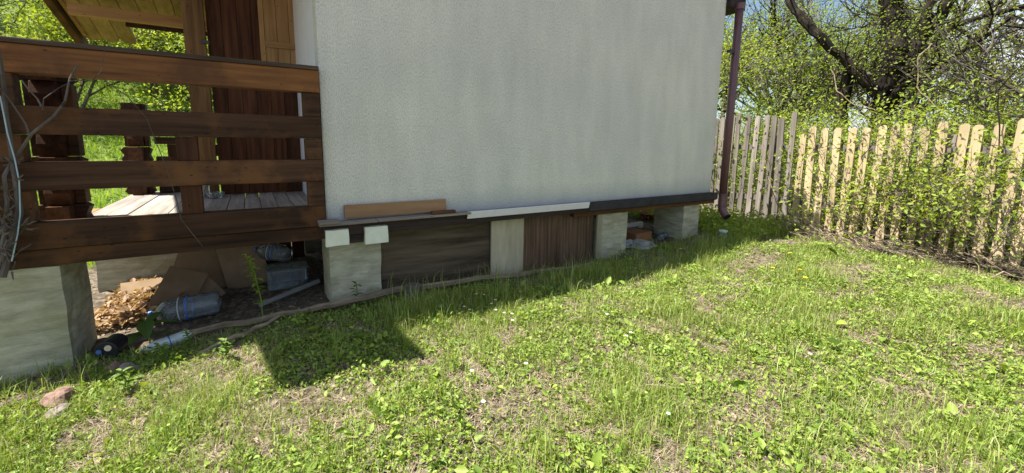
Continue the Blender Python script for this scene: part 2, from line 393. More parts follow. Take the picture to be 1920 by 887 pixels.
for y in (.75, 1.4, 2.0): hb('floor_joist', 'rust_beam_x', (.1, 4.4, y, y + .1, .44, .559), bevel=.005)
# concrete pillars (every block its own part)
def pillar(x0, x1, y0, y1, z0, z1, name='foundation_pillar', par=None, sd=1):
    return MB().box(x0, x1, y0, y1, z0, z1).build(name, 'concrete', par or house, cuts=6, rough=.006, bevel=0, seed=sd)
pillar(.04, .405, -.005, .36, -.18, .534, sd=1); pillar(2.70, 3.07, .0, .36, -.15, .489, sd=2); pillar(4.03, 4.33, .0, .42, -.1, .489, sd=3)
hb('shade_screen', 'dark_beam_x', (.06, 2.6, 2.145, 2.17, -.1, .555))  # added screen below the back wall, keeps daylight out under the floor
for x in (.05, 2.2, 4.05): pillar(x, x + .3, 1.8, 2.12, -.2, .439, sd=4)
hb('beam_end', 'dark_beam_x', (.165, .268, -.052, -.006, .475, .534), bevel=.004)
hb('cover_board', 'strip_wood', (2.625, 2.695, -.012, .012, .02, .53), bevel=.003)
# roof
SL = .30
def rz(y): return 3.16 - SL * y
roof = thing('roof', None, None, (2.0, 1.0, 0)); roof.parent = house; roof.location = (-.3, -.1, 0)
def roof_piece(name, mat, x0, x1, y0, y1, h0, h1, par, **k):
    mb = MB(); mb.add([(x, y, rz(y) + h) for x in (x0, x1) for y in (y0, y1) for h in (h0, h1)], [(0, 1, 3, 2), (4, 6, 7, 5), (0, 4, 5, 1), (2, 3, 7, 6), (0, 2, 6, 4), (1, 5, 7, 3)])
    return mb.build(name, mat, par, **k)
roof_piece('roof_sheet', 'pipe_brown', -1.4, 4.60, -.13, 2.58, .026, .08, roof)
roof_piece('roof_sheet', 'pipe_brown', -1.85, -1.401, -.46, 3.05, .026, .08, roof)
roof_piece('roof_sheet', 'pipe_brown', -1.4, -1.2, -.46, -.131, .026, .08, roof)
MB().box(4.534, 4.84, -.05, .20, 2.815, 2.98).build('eave_return', 'dark_beam_x', roof, bevel=.01)
x = -1.80; k = 0
while x < -.05:
    w = .136; yend = 3.0 if x < -1.40 else 2.50
    y0_ = -.44 if x < -1.25 else -.02
    arc = [(x + w / 2 - w / 2 * math.cos(a), yend + .085 * math.sin(a)) for a in np.linspace(0, math.pi, 8)]
    poly = [(x, y0_)] + arc + [(x + w, y0_)]
    nn = len(poly); vs_ = [(a, b, rz(b) + h) for h in (0, .022) for a, b in poly]
    fs = [tuple(range(nn)), tuple(reversed(range(nn, 2 * nn)))] + [(i, i + nn, (i + 1) % nn + nn, (i + 1) % nn) for i in range(nn)]
    MB().add(vs_, fs).build('roof_board', 'roof_wood', roof); x += w + .005; k += 1
roof_piece('rafter', 'brown_y', -1.865, -1.805, -.44, 3.16, -.10, .022, roof, bevel=.004)
roof_piece('rafter', 'pale_wood_x', -1.795, -1.765, -.3, 2.95, -.035, -.002, roof, bevel=.003)
pz0 = onY(130, 27, 2.2)[2]; pz1 = onY(130, 6, 2.2)[2]
MB().box(-1.70, -.15, 2.17, 2.24, pz0, pz1).build('purlin', 'pale_wood_x', roof, bevel=.005)
MB().box(-1.76, -.15, .3, .37, 2.93, 3.04).build('purlin', 'pale_wood_x', roof, bevel=.005)
MB().box(-1.39, -.66, 2.60, 2.63, onY(310, 58, 2.6)[2], onY(310, 44, 2.6)[2]).build('eave_board', 'brown_x', roof, bevel=.003)
# porch post and the boarded entrance
MB().box(-.815, -.665, 1.40, 1.49, .7045, 2.68).build('porch_post', 'post_wood', house, bevel=.006)
door = thing('door', None, None, (0, 0, 0)); door.parent = house; door.location = Vector((-.3, 1.5, .75)) - Vector(house.location)
xb = -.655
while xb < .0:
    MB().box(xb, min(xb + .112, .03), 1.50, 1.53, .7045, 2.66).build('board', 'door_brown', door, bevel=.003); xb += .115
MB().box(-.655, .03, 1.531, 1.56, .7045, 2.64).build('backing', 'brown_x', door)
MB().box(-.70, -.64, 1.385, 1.399, 2.02, 2.045).build('hinge', 'dark_metal', door)
sh = thing('shutter', None, None, (0, 0, 0)); sh.parent = house; sh.location = Vector((-.1, 1.45, 1.92)) - Vector(house.location)
for a, b in ((-.255, -.215), (-.212, -.115), (-.112, -.012), (-.009, .062)):
    MB().box(a, b, 1.455, 1.478, 1.925, 2.62).build('board', 'pale_wood_z', sh, bevel=.003)
MB().box(-.215, .060, 1.438, 1.4545, 2.06, 2.115).build('ledger', 'pale_wood_x', sh, bevel=.003)
MB().prism([(.066, 1.93), (.118, 2.05), (.118, 2.62), (.085, 2.62), (.085, 2.06), (.05, 1.925)], 1.432, 1.482).build('trim', 'red_brown_x', sh)
MB().box(-.255, .0, 1.46, 1.49, 1.895, 1.921).build('bottom_rail', 'brown_x', sh, bevel=.002)
# gutter pipe
pipe = thing('downpipe', None, None, (0, 0, 0)); pipe.parent = house; pipe.location = Vector((4.69, -.06, .3)) - Vector(house.location)
MB().tube([(4.685, -.07, 2.86), (4.685, -.07, 1.6), (4.685, -.07, .50)], .045, 20).build('pipe', 'pipe_brown', pipe, smooth=True)
MB().tube([(4.685, -.07, .60), (4.685, -.07, .44), (4.682, -.085, .40), (4.672, -.125, .355), (4.66, -.165, .325)], [.0475, .0475, .0475, .0475, .0475], 20, cap=False).build('outlet', 'pipe_brown', pipe, smooth=True)
MB().tube([(4.6725, -.1235, .357), (4.661, -.1625, .327)], .043, 20).build('outlet_dark_plug', 'black_rubber', pipe)  # solid black plug, paints the shade inside the pipe mouth
for z in (.60, .455): MB().tube([(4.685, -.07, z - .012), (4.685, -.07, z + .012)], .0515, 20).build('collar', 'pipe_brown', pipe, bevel=.003)
MB().tube([(4.685, -.07, 2.80), (4.685, -.07, 2.87)], .052, 20).build('collar', 'pipe_brown', pipe, bevel=.003)
MB().box(4.53, 4.69, -.085, -.055, 2.3, 2.33).build('bracket', 'dark_metal', pipe)

# ================================================================== PORCH
porch = thing('porch_deck', 'weathered grey board porch deck beside the stucco house', 'porch', (-.65, .8, 0))
x = -1.36; k = 0
while x < .02:
    w = .108; y1 = 2.05 if x < -.70 else 1.60
    MB().box(x, min(x + w, .028), .075, y1, .676, .70 + .003 * math.sin(k * 2.3)).build('deck_board', 'deck_wood', porch, bevel=.003); x += .112; k += 1
for y in (.1, .75, 1.35, 1.95): hx = .02 if y < 1.9 else -.7; MB().box(-1.36, hx, y, y + .07, .56, .675).build('joist', 'brown_x', porch, bevel=.004)
pillar(-1.86, -1.335, -.02, .40, -.32, .515, 'pillar', porch, 7)
pillar(-1.60, -.93, 1.60, 1.9, -.25, .40, 'pillar', porch, 8)
MB().box(-1.36, -.5, 1.6, 1.8, .401, .559).build('beam', 'brown_x', porch, bevel=.005)
for i in range(6): MB().box(-.70 + i * .122, -.582 + i * .122, 1.62, 1.64, -.15, .558).build('shade_board', 'brown_z', porch, bevel=.003)  # dark boards added behind the deck to block light and darken the space below
railing = thing('railing', 'dark brown timber railing with four thick rails, facing the lawn', 'railing', (-.7, .0, .52))
RX0, RX1 = -1.95, .022
def rail(name, z0, z1, mat, y0=-.05, y1=.055, x0=RX0): return MB().box(x0, RX1, y0, y1, z0, z1).build(name, mat, railing, bevel=.006, cuts=0)
rail('top_rail', 1.523, 1.665, 'red_brown_x'); rail('handrail_cap', 1.666, 1.692, 'cap_wood', -.062, .075)
rail('rail', 1.22, 1.364, 'brown_x'); rail('rail', .93, 1.078, 'brown_x'); rail('rail', .618, .758, 'brown_x'); rail('bottom_beam', .522, .614, 'brown_x', -.03, .06)
for a, b in ((RX0, -1.40), (-.085, RX1)):
    for z0, z1 in ((1.365, 1.522), (1.079, 1.219), (.759, .929)): MB().box(a + .004, b - .002 if a > -1 else b, -.04, .05, z0, z1).build('spacer_block', 'brown_x', railing, bevel=.003)
for z0, z1 in ((1.079, 1.219), (.759, .929)): MB().box(-.775, -.672, -.035, .045, z0, z1).build('baluster', 'brown_z', railing, bevel=.003)
# stacked, notched log posts
def log_post(cx, cy, z0, z1, hw, label, notch=True):
    t = thing('log_post', label, 'post', (cx, cy, z0)); z = z0; k = 0; h = .145
    while z < z1 - .01:
        ze = min(z + h - .004, z1); zm = (z + ze) / 2; a = hw
        if k % 2 == 0:
            poly = [(cx - a, z), (cx + .75 * a, z), (cx + a, z + .02), (cx + .82 * a, zm), (cx + a, ze - .02), (cx + .75 * a, ze), (cx - a, ze), (cx - a * 1.28, ze - .03), (cx - a * 1.02, zm), (cx - a * 1.28, z + .03)]
            MB().prism(poly, cy - .055, cy + .055, 1).build('log', 'brown_x', t, bevel=.003)
            MB().box(cx - .05, cx + .05, cy - .16, cy - .0565, z, ze).build('log', 'brown_y', t, bevel=.004)
        else:
            poly = [(cy - a, z), (cy + a, z), (cy + a * 1.2, zm), (cy + a, ze), (cy - a, ze), (cy - a * 1.2, zm)]
            MB().prism(poly, cx - .055, cx + .055, 0).build('log', 'brown_y', t, bevel=.003)
            MB().box(cx - a * .9, cx - .0565, cy - .05, cy + .05, z, ze).build('log', 'brown_x', t, bevel=.004)
            MB().box(cx + .0565, cx + a * .9, cy - .05, cy + .05, z, ze).build('log', 'brown_x', t, bevel=.004)
        z += h; k += 1
log_post(-1.405, .46, .66, 1.70, .115, 'stacked notched log post standing right behind the railing')
log_post(-1.28, 1.92, .701, 1.52, .095, 'sunlit stacked notched log post at the far edge of the deck')
back = thing('railing', 'short back railing between the far log post and the entrance', 'railing', (-.9, 1.95, .7))
for z0, z1 in ((1.16, 1.225), (.95, 1.045), (.701, .76)): MB().box(-1.16, -.70, 1.90, 1.96, z0, z1).build('rail', 'brown_x', back, bevel=.004)
for xx in (-1.07, -.74): MB().box(xx, xx + .07, 1.905, 1.955, 1.046, 1.159).build('baluster', 'brown_z', back, bevel=.003)
for xx in (-1.07, -.80): MB().box(xx, xx + .07, 1.905, 1.955, .761, .949).build('baluster', 'brown_z', back, bevel=.003)
q = onY(405, 372, 1.25); gx = q[0]
gd = thing('glass_dish', 'clear faceted glass dish left on the deck boards', 'dish', (gx, 1.25, .703))
MB().lathe([(.0, .0), (.06, .0), (.068, .012), (.07, .05), (.062, .05), (.058, .015), (0, .012)], Matrix.Translation((gx, 1.25, .7045)), 10).build('bowl', 'clear_glass', gd)
MB().lathe([(.0, .0), (.03, .0), (.032, .10), (.02, .12), (.02, .14), (.0, .14)], Matrix.Translation((gx - .075, 1.33, .7045)), 12).build('tumbler', 'clear_glass', gd)
pb = thing('loose_boards', 'pale offcut boards lying at the foot of the log post', 'boards', (-1.42, .75, .7))
MB().box(-1.56, -1.37, .62, .70, .66, .70).build('board', 'white_board', pb, bevel=.003); MB().box(-1.46, -1.365, .71, .95, .655, .70).build('board', 'pale_wood_x', pb, bevel=.003)

# ================================================================== LOOSE THINGS ALONG THE PLINTH
def lone(name, mb, mat, label, cat, group=None, **k):
    o = mb.build(name, mat, None, **k); return props(o, label, cat, group)
def tilt_box(x0, x1, y0, y1, z0, z1, rx=0, rzz=0, ry=0):
    c = Vector(((x0 + x1) / 2, (y0 + y1) / 2, z0)); mt = Matrix.Translation(c) @ Matrix.Rotation(rzz, 4, 'Z') @ Matrix.Rotation(ry, 4, 'Y') @ Matrix.Rotation(rx, 4, 'X')
    return MB().box(-(x1 - x0) / 2, (x1 - x0) / 2, -(y1 - y0) / 2, (y1 - y0) / 2, 0, z1 - z0, mt)
lone('panel_board', tilt_box(.42, 1.40, .045, .06, -.02, .528, rx=.0), 'chip_panel', 'dark stained chipboard sheet leaning beside the first pillar', 'panel')
lone('panel_board', tilt_box(1.62, 2.615, .045, .06, -.04, .528, rx=.0), 'red_panel', 'reddish brown wood sheet closing the gap under the wall', 'panel')
lone('plank', tilt_box(1.385, 1.73, .015, .035, -.01, .53), 'strip_wood', 'pale upright plank standing between the two dark sheets', 'plank', bevel=.003)
lone('plank', tilt_box(.15, .935, -.040, -.015, .655, .752, rx=-.12, ry=.0), 'plank_brown_x', 'smooth brown plank leaning on edge against the stucco', 'plank', bevel=.002)
lone('ledge_board', MB().box(-.02, .07, -.125, .0, .640, .658), 'grey_wood_x', 'short grey board at the corner of the ledge', 'board', bevel=.003) if False else None
lone('ledge_board', MB().box(-.03, .36, -.125, -.004, .6255, .642), 'grey_wood_x', 'short weathered grey board lying on the ledge by the corner', 'board', bevel=.003)
lone('ledge_board', MB().box(.365, 1.12, -.118, -.006, .6255, .643), 'grey_wood_x', 'longer weathered grey board on the ledge under the brown plank', 'board', bevel=.003)
lone('ledge_board', MB().box(-.035, .10, -.14, -.03, .6435, .662), 'grey_wood_x', 'small grey offcut on top of the corner ledge board', 'board', bevel=.003)
lone('ledge_board', MB().box(.79, .99, -.10, -.055, .6445, .668), 'rust_beam_x', 'small reddish offcut at the end of the brown plank', 'board', bevel=.003)
lone('white_board', tilt_box(1.10, 2.43, -.083, -.073, .585, .646, rx=.25), 'white_board', 'long thin white board hung along the ledge edge', 'board', bevel=.002)
for a, b, z0, z1, lb in ((.008, .158, .480, .592, 'yellowish white foam block at the outer corner of the pillar head'), (.272, .437, .468, .592, 'clean white foam block at the inner side of the pillar head')):
    lone('foam_block', MB().box(a, b, -.105, -.057, z0, z1), 'foam', lb, 'foam block', cuts=2, rough=.003, bevel=.0)
def gpt(px, py, lift=0.0):
    p = G(px, py); return (p[0], p[1], float(gz(p[0], p[1])) + lift)
def branch(name, pts, rad, label, cat='branch', mat='dead_branch', n=7, sub=4, jit=.12, wob=.008):
    P = [Vector(p) for p in pts]; out = []; R = []
    for i in range(len(P) - 1):
        for s in range(sub):
            t = s / sub; out.append(P[i].lerp(P[i + 1], t) + Vector((random.uniform(-wob, wob), random.uniform(-wob, wob), random.uniform(-wob, wob)))); R.append(rad[i] * (1 - t) + rad[i + 1] * t)
    out.append(P[-1]); R.append(rad[-1])
    return lone(name, MB().tube(out, R, n, jit=jit), mat, label, cat)
def gl(x, y, l): return (x, y, float(gz(x, y)) + l)
branch('branch', [gl(-.82, .03, .05), gl(-.4, -.05, .06), gl(.05, -.12, .06), (.5, -.10, .085), (1.2, -.11, .07), gl(2.0, -.14, .04), gl(2.55, -.16, .03)], [.02, .024, .025, .028, .024, .021, .014], 'long dead branch lying along the foot of the pillars')
branch('branch', [gl(-.74, -.33, .03), gl(-.5, -.22, .05), gl(-.28, -.06, .06)], [.018, .015, .008], 'short split stick propped under the long dead branch')
branch('branch', [gl(3.55, -.36, .03), gl(3.85, -.28, .05), gl(4.25, -.17, .05)], [.022, .02, .016], 'straight grey stick in the grass near the drainpipe', mat='grey_bark')
branch('branch', [gl(2.62, -.16, .03), gl(3.05, -.12, .03)], [.018, .02], 'short stick resting at the foot of the second pillar', mat='grey_bark')
lone('wood_stump', MB().tube([gl(.60, -.16, -.05), gl(.60, -.16, .05), gl(.605, -.16, .115)], [.075, .07, .068], 14, jit=.06), 'grey_bark', 'short sawn wood stump under the branch by the chipboard sheet', 'stump')
# under the porch
def bottle(name, base, ax, L, r, label, body='clear_plastic', band='blue_label', ribs=True):
    t = thing(name, label, 'bottle', base); ax = Vector(ax).normalized(); mt = Matrix.Translation(base) @ ax.to_track_quat('Z', 'Y').to_matrix().to_4x4()
    pr = [(0, .01), (.6 * r, 0), (.93 * r, .012)]; hh = L * .70; k = 9
    for i in range(k): pr.append((r * (1 - (.05 if ribs and i % 2 else 0)), .02 + hh * (i + .5) / k))
    pr += [(r * .9, L * .78), (r * .55, L * .88), (r * .26, L * .92), (r * .26, L * .97)]
    MB().lathe(pr, mt, 22).build('body', body, t, smooth=True)
    MB().lathe([(r * .31, L * .955), (r * .31, L * 1.0), (0, L * 1.0)], mt, 14).build('cap', band, t)
    MB().lathe([(r * 1.012, L * .56), (r * 1.012, L * .575)], mt, 22).build('label_stripe', 'pale_plastic', t, smooth=True)
    MB().lathe([(r * 1.016, L * .44), (r * 1.016, L * .47)], mt, 22).build('label_stripe', band, t, smooth=True)
    return t
p = gl(-.66, .42, .095); bottle('water_bottle', p, (-1, .10, -.08), .42, .088, 'large clear ribbed water bottle lying under the porch')
p = gl(-.28, .80, .21); bottle('water_bottle', (p[0] + .12, p[1], p[2] + .06), (-.7, .4, .1), .30, .075, 'crumpled clear bottle on top of the plastic crate')
p = gl(-.80, .02, .04); bottle('small_bottle', p, (-1, -.35, -.1), .25, .036, 'small pale green bottle half hidden in the weeds', body='pale_plastic', ribs=False)
cr_ = thing('plastic_crate', 'clear ribbed plastic container under the porch by the pillar', 'crate', gl(-.22, .75, 0))
cx, cy, cz = gl(-.20, .72, .005)
MB().box(cx - .15, cx + .15, cy - .1, cy + .1, cz, cz + .16).build('tub', 'clear_plastic', cr_, bevel=.015)
MB().box(cx - .16, cx + .16, cy - .11, cy + .11, cz + .1605, cz + .175).build('rim', 'clear_plastic', cr_, bevel=.004)
for i in range(6): MB().box(cx - .125 + i * .046, cx - .115 + i * .046, cy - .112, cy - .1005, cz + .02, cz + .15).build('rib', 'clear_plastic', cr_)
branch('pipe_offcut', [gl(-.42, .36, .025), gl(.02, .50, .05)], [.02, .02], 'thin grey pipe offcut lying in front of the crate', 'pipe', 'concrete_grey', jit=0, wob=0)
def sheet(x, y, w, h, rx, ry, rzz, mat, label, name='cardboard_sheet', cat='cardboard', lift=0.0):
    b = gl(x, y, lift); mt = Matrix.Translation(b) @ Matrix.Rotation(rzz, 4, 'Z') @ Matrix.Rotation(rx, 4, 'X') @ Matrix.Rotation(ry, 4, 'Y')
    return lone(name, MB().box(-w / 2, w / 2, -.006, .006, 0, h, mt), mat, label, cat, bevel=.002)
sheet(-1.00, .62, .26, .36, -.75, .5, .2, 'cardboard', 'tilted tan cardboard sheet behind the large bottle', lift=.02)
sheet(-.74, .66, .24, .30, -.9, -.7, -.2, 'cardboard', 'tan cardboard flap propped behind the bottle shoulder', lift=.02)
sheet(-.82, 1.05, .5, .50, -.35, .35, .1, 'cardboard', 'big brown cardboard sheet leaning under the deck joists', lift=.0)
sheet(-.47, .95, .34, .42, -.3, -.3, -.3, 'cardboard', 'narrow brown cardboard sheet leaning next to the big one', lift=.0)
sheet(-1.12, .98, .4, .3, -1.25, .1, .3, 'cardboard', 'flat tan slab lying behind the tilted cardboard', 'slab', 'slab', .01)
branch('branch', [gl(-1.33, .75, .02), gl(-1.2, 1.0, .06), gl(-1.1, 1.2, .10)], [.022, .02, .012], 'dark stick lying among the dry leaves under the deck', mat='bark')
# tyre-like can and stones at the left pillar
cb = gl(-1.19, -.05, .06); cn_ = thing('black_can', 'black can with a cream lid at the foot of the porch pillar', 'can', gl(-1.19, -.05, 0))
MB().tube([(cb[0] + .03, cb[1] + .12, cb[2]), cb], .058, 18).build('can', 'black_rubber', cn_, bevel=.006)
MB().tube([(cb[0] + .012, cb[1] - .002, cb[2] + .02), (cb[0] + .011, cb[1] - .008, cb[2] + .02)], .017, 14).build('lid', 'cream_lid', cn_)
MB().tube([(cb[0] - .03, cb[1] - .002, cb[2] + .005), (cb[0] - .03, cb[1] - .006, cb[2] + .005)], .013, 14).build('lid', 'blue_label', cn_)
def stone(x, y, r, label, mat='stone', sx=1.0, name='stone', cat='stone', lift=0.0):
    me = bpy.data.meshes.new(name); bm = bmesh.new(); bmesh.ops.create_icosphere(bm, subdivisions=3, radius=r); s = random.uniform(0, 9)
    for v in bm.verts:
        d = v.co.normalized(); v.co *= 1 + .16 * math.sin(d.x * 4 + s) + .12 * math.sin(d.y * 6 + s * 2) + .08 * math.sin(d.z * 9 + s * 3); v.co.x *= sx; v.co.z *= .75
    bm.to_mesh(me); bm.free(); me.materials.append(MATS[mat]); o = bpy.data.objects.new(name, me); o.location = gl(x, y, r * .35 + lift); COL.objects.link(o); return props(o, label, cat)
stone(-1.285, -.42, .062, 'rounded reddish stone in the grass before the porch pillar', 'brick_clay')
stone(-1.25, -.55, .045, 'pale rough stone below the reddish rounded one', 'stone')
stone(-1.13, -.20, .04, 'small brown stone beneath the black can', 'brick_clay'); stone(-1.06, -.27, .045, 'striped pale stone beside the small brown one', 'stone', 1.2)
# under the right end of the house
a_, b_ = onY(1188, 452, .22), onY(1222, 452, .22); bz = float(gz(a_[0], .35)); bt = onY(1205, 437, .22)[2]
lone('wooden_box', tilt_box(a_[0], b_[0], .22, .52, bz, bt, rzz=.12), 'orange_box', 'orange brown box under the house between the pillars', 'box', bevel=.004)
c0, c1 = onY(1165, 422, .75), onY(1206, 422, .75); zt = onY(1190, 418, .75)[2]; zc = float(gz(c0[0], .8))
ch = thing('plastic_chair', 'white plastic chair part showing behind the orange box', 'chair', (c1[0], .77, zc))
MB().box(c0[0], c1[0], .75, .79, zt - .055, zt).build('seat_edge', 'white_paint', ch, bevel=.006)
MB().box(c1[0] - .05, c1[0] - .002, .752, .788, zc, zt - .0555).build('leg', 'white_paint', ch, bevel=.006); MB().box(c0[0] + .002, c0[0] + .05, .752, .788, zc, zt - .0555).build('leg', 'white_paint', ch, bevel=.006)
k0, k1 = onY(1206, 410, 1.1), onY(1236, 410, 1.1); kr = (k1[0] - k0[0]) / 2; kx = (k0[0] + k1[0]) / 2; zc = float(gz(kx, 1.1)); kt = onY(1220, 400, 1.1)[2] - zc
lone('bucket', MB().lathe([(0, 0), (kr * .78, 0), (kr, kt), (kr * 1.03, kt), (kr * .95, kt - .01), (kr * .74, .02)], Matrix.Translation((kx, 1.1, zc)), 20), 'red_plastic', 'dark red bucket in the shade under the house', 'bucket')
stone(3.28, .14, .07, 'crumpled white plastic bag beside the orange box', 'bag_white', 1.3, 'plastic_bag', 'bag'); stone(3.33, -.02, .10, 'flat grey stone in front of the orange box', 'concrete_grey', 1.7)
p = gl(3.78, .12, .05); bottle('water_bottle', p, (1, .35, .05), .24, .042, 'small clear bottle lying beside the third pillar')
p = gl(4.28, -.36, .0); jar = thing('glass_jar', 'clear glass jar standing in the grass below the drainpipe', 'jar', p)
MB().lathe([(0, .0), (.055, .0), (.06, .012), (.06, .085), (.045, .1), (.045, .115)], Matrix.Translation(p), 18).build('glass', 'clear_glass', jar, smooth=True)
MB().lathe([(.048, .108), (.048, .125), (0, .125)], Matrix.Translation(p), 18).build('lid', 'pale_plastic', jar)

# ================================================================== FENCE
FX = 6.0
f_old = thing('picket_fence', 'weathered grey picket fence behind the drainpipe', 'fence', (FX, 1.5, .05)); f_new = thing('picket_fence', 'yellow painted picket fence overgrown with green shrubs', 'fence', (FX, -1.7, .05))
y_a = onX(1381, 213, FX)[1]; y_b = onX(1512, 225, FX)[1]; y_c = onX(1909, 230, FX)[1]
def picket_mesh(nm_, w, h, mat, tip):
    a = w / 2; poly = [(-a, 0), (a, 0), (a, h - tip)] + [(a * math.cos(t), h - tip + tip * math.sin(t)) for t in np.linspace(.35, math.pi - .35, 5)] + [(-a, h - tip)]
    nn = len(poly); vs = [(d, y, z) for d in (-.011, .011) for y, z in poly]; me = bpy.data.meshes.new(nm_)
    me.from_pydata(vs, [], [tuple(reversed(range(nn))), tuple(range(nn, 2 * nn))] + [(i, (i + 1) % nn, (i + 1) % nn + nn, i + nn) for i in range(nn)])
    me.materials.append(MATS[mat]); return me
old_me = [picket_mesh('picket', w, h, 'grey_wood_z', .05) for w, h in ((.07, 1.62), (.078, 1.58), (.064, 1.66))]; new_me = [picket_mesh('picket', w, h, 'picket_yellow', .04) for w, h in ((.078, 1.43), (.074, 1.41), (.081, 1.45))]
def put_picket(par, me, y):
    o = bpy.data.objects.new('picket', me); COL.objects.link(o); o['local'] = 1; o.parent = par; o.location = Vector((FX - .02 + random.uniform(-.006, .006), y, float(gz(FX, y)) - .02 + random.uniform(-.03, .02))) - Vector(par.location)
    o.rotation_euler = (random.gauss(0, .011), random.uniform(-.02, .02), random.uniform(-.08, .08)); del o['local']
y = y_b + .128
while y < 3.6: put_picket(f_old, random.choice(old_me), y); y += .122 + random.uniform(-.012, .014)
y = y_b
while y > -3.9: put_picket(f_new, random.choice(new_me), y); y -= .131 + random.uniform(-.008, .008)
for par, a, b, mt_ in ((f_old, y_b + .07, 3.65, 'grey_wood_x'), (f_new, -3.95, y_b + .065, 'grey_wood_x')):
    for h in (.38, 1.12): MB().box(FX + .004, FX + .045, a, b, .04 + h, .04 + h + .07).build('fence_rail', mt_, par)
    yy = a + .3
    while yy < b: MB().box(FX + .046, FX + .13, yy, yy + .09, -.1, 1.35).build('fence_post', 'grey_wood_z', par, bevel=.004); yy += 1.9

# ================================================================== TREES
class Plant:
    def __init__(s): s.seg = MB(); s.tips = []
    def limb(s, pts, rad, n=6): s.seg.tube(pts, rad, n, cap=False)
RMIN = [.0025]
def grow(pl, p, d, L, r, lev, q, up=.15, wig=.35, nb=(3, 5), shrink=.62):
    n = 4; pts = [p]; cur = Vector(p); dd = Vector(d).normalized()
    for i in range(n):
        dd = (dd + Vector((q.gauss(0, wig), q.gauss(0, wig), q.gauss(0, wig) + up)) * .5).normalized(); cur = cur + dd * (L / n); pts.append(cur.copy())
    pl.limb(pts, [r * (1 - .13 * i) for i in range(n + 1)], 6 if lev > 2 else (4 if lev > 1 else 3))
    if lev <= 2: pl.tips += [pts[k].lerp(pts[k + 1], q.random()) for k in range(1, n)] + [pts[-1]] * 1
    if lev == 0: return
    for k in range(q.randint(*nb)):
        t = q.uniform(.35, 1.0) * n; i = min(int(t), n - 1); b = pts[i].lerp(pts[i + 1], t - i)
        a = (dd + Vector((q.gauss(0, .75), q.gauss(0, .75), q.gauss(.1, .5)))).normalized()
        grow(pl, b, a, L * shrink * q.uniform(.75, 1.2), max(RMIN[0], r * .5), lev - 1, q, up, wig, nb, shrink)
def finish(pl, name, label, cat, base, group, leafmat, barkmat, nleaf, lsize, spread=.10, up_bias=.3, aspect=.55, trunk='trunk'):
    t = thing(name, label, cat, base, group); so = pl.seg.build(trunk, barkmat, t)
    if trunk == 'stems': so['kind'] = 'stuff'
    tp = np.array([tuple(x) for x in pl.tips])
    if nleaf and len(tp):
        c = tp[rng.integers(0, len(tp), nleaf)] + rng.normal(size=(nleaf, 3)) * spread
        c[:, 2] = np.maximum(c[:, 2], gz(c[:, 0], c[:, 1]) + .01)
        v, f = leaf_cloud(c, rng.uniform(.6, 1.35, nleaf) * lsize, aspect, up_bias); fast_mesh('crown', v, f, leafmat, t)
    return t
TREES = 'trees'
def tree(x, y, h, label, leafmat, nleaf, lsize, seed, r=None, barkmat='bark', stems=1, lev=4, nb=(3, 4), spread=.12, name='tree', cat='tree', group=None, lean=.12, first=.38, trunk='trunk'):
    q = random.Random(seed); pl = Plant(); z = float(gz(x, y)) - .05; r = r or h * .02
    for s in range(stems):
        d = Vector((q.gauss(0, lean * (1 + stems * .5)), q.gauss(0, lean * (1 + stems * .5)), 1)); b = Vector((x + q.gauss(0, .04 * (stems - 1)), y + q.gauss(0, .04 * (stems - 1)), z))
        grow(pl, b, d, h * first * q.uniform(.85, 1.1), r / (1 + .25 * (stems - 1)), lev, q, up=.18, nb=nb, shrink=.68)
    return finish(pl, name, label, cat, (x, y, z), group, leafmat, barkmat, nleaf, lsize, spread, trunk=trunk)
# big dark tree behind the fence, limbs traced from its silhouette
q = random.Random(5); pl = Plant(); TX = 8.4
def tp(px, py, dx=0.0): return Vector(onX(px, py, TX + dx))
base = tp(1575, 330); base.z = float(gz(base.x, base.y)) - .05
base2 = tp(1640, 330, .25); base2.z = float(gz(base2.x, base2.y)) - .05
limbs = [([base, tp(1574, 270), tp(1580, 200), tp(1591, 134)], [.12, .105, .10, .08]),
         ([base2, tp(1648, 240, .2), tp(1658, 180, .15), tp(1672, 130, .1), tp(1680, 95, .1), tp(1675, 40, .2), tp(1668, -10, .2), tp(1655, -120, .3)], [.17, .15, .145, .14, .14, .145, .145, .13]),
         ([tp(1655, 195, .1), tp(1625, 150, -.1), tp(1585, 112, -.2), tp(1545, 80, -.4), tp(1515, 48, -.5), tp(1490, 18, -.5), tp(1470, -20, -.5), tp(1440, -90, -.6)], [.085, .08, .075, .07, .067, .062, .058, .05]),
         ([tp(1660, 225, .1), tp(1680, 170, .15), tp(1700, 130, .2), tp(1720, 85, .3), tp(1745, 45, .4), tp(1785, -5, .5), tp(1830, -80, .6)], [.09, .09, .095, .09, .085, .08, .07]),
         ([tp(1725, 75, .3), tp(1742, 20, .3), tp(1752, -30, .3)], [.06, .055, .05]),
         ([tp(1665, 190), tp(1740, 110, -.1), tp(1800, 45, -.1), tp(1880, 20, -.2), tp(1960, 0, -.2)], [.05, .045, .04, .035, .03]),
         ([tp(1690, 155), tp(1760, 115, -.3), tp(1820, 85, -.4), tp(1900, 30, -.5)], [.035, .032, .028, .02])]
for pts, rad in limbs:
    o = []; R = []
    for i in range(len(pts) - 1):
        for s in range(3):
            t = s / 3; o.append(pts[i].lerp(pts[i + 1], t) + Vector((q.gauss(0, .015), q.gauss(0, .015), q.gauss(0, .015)))); R.append(rad[i] + (rad[i + 1] - rad[i]) * t)
    o.append(pts[-1]); R.append(rad[-1]); pl.seg.tube(o, R, 9, cap=True, jit=.07)
    for k in range(9):
        i = q.randint(2, len(o) - 1)
        if o[i].z < 1.7: continue
        d = Vector((q.gauss(-.1, .7), q.gauss(0, .8), q.gauss(.2, .5))); grow(pl, o[i], d, q.uniform(.5, 1.0), .014, 2, q, up=.05, nb=(3, 4))
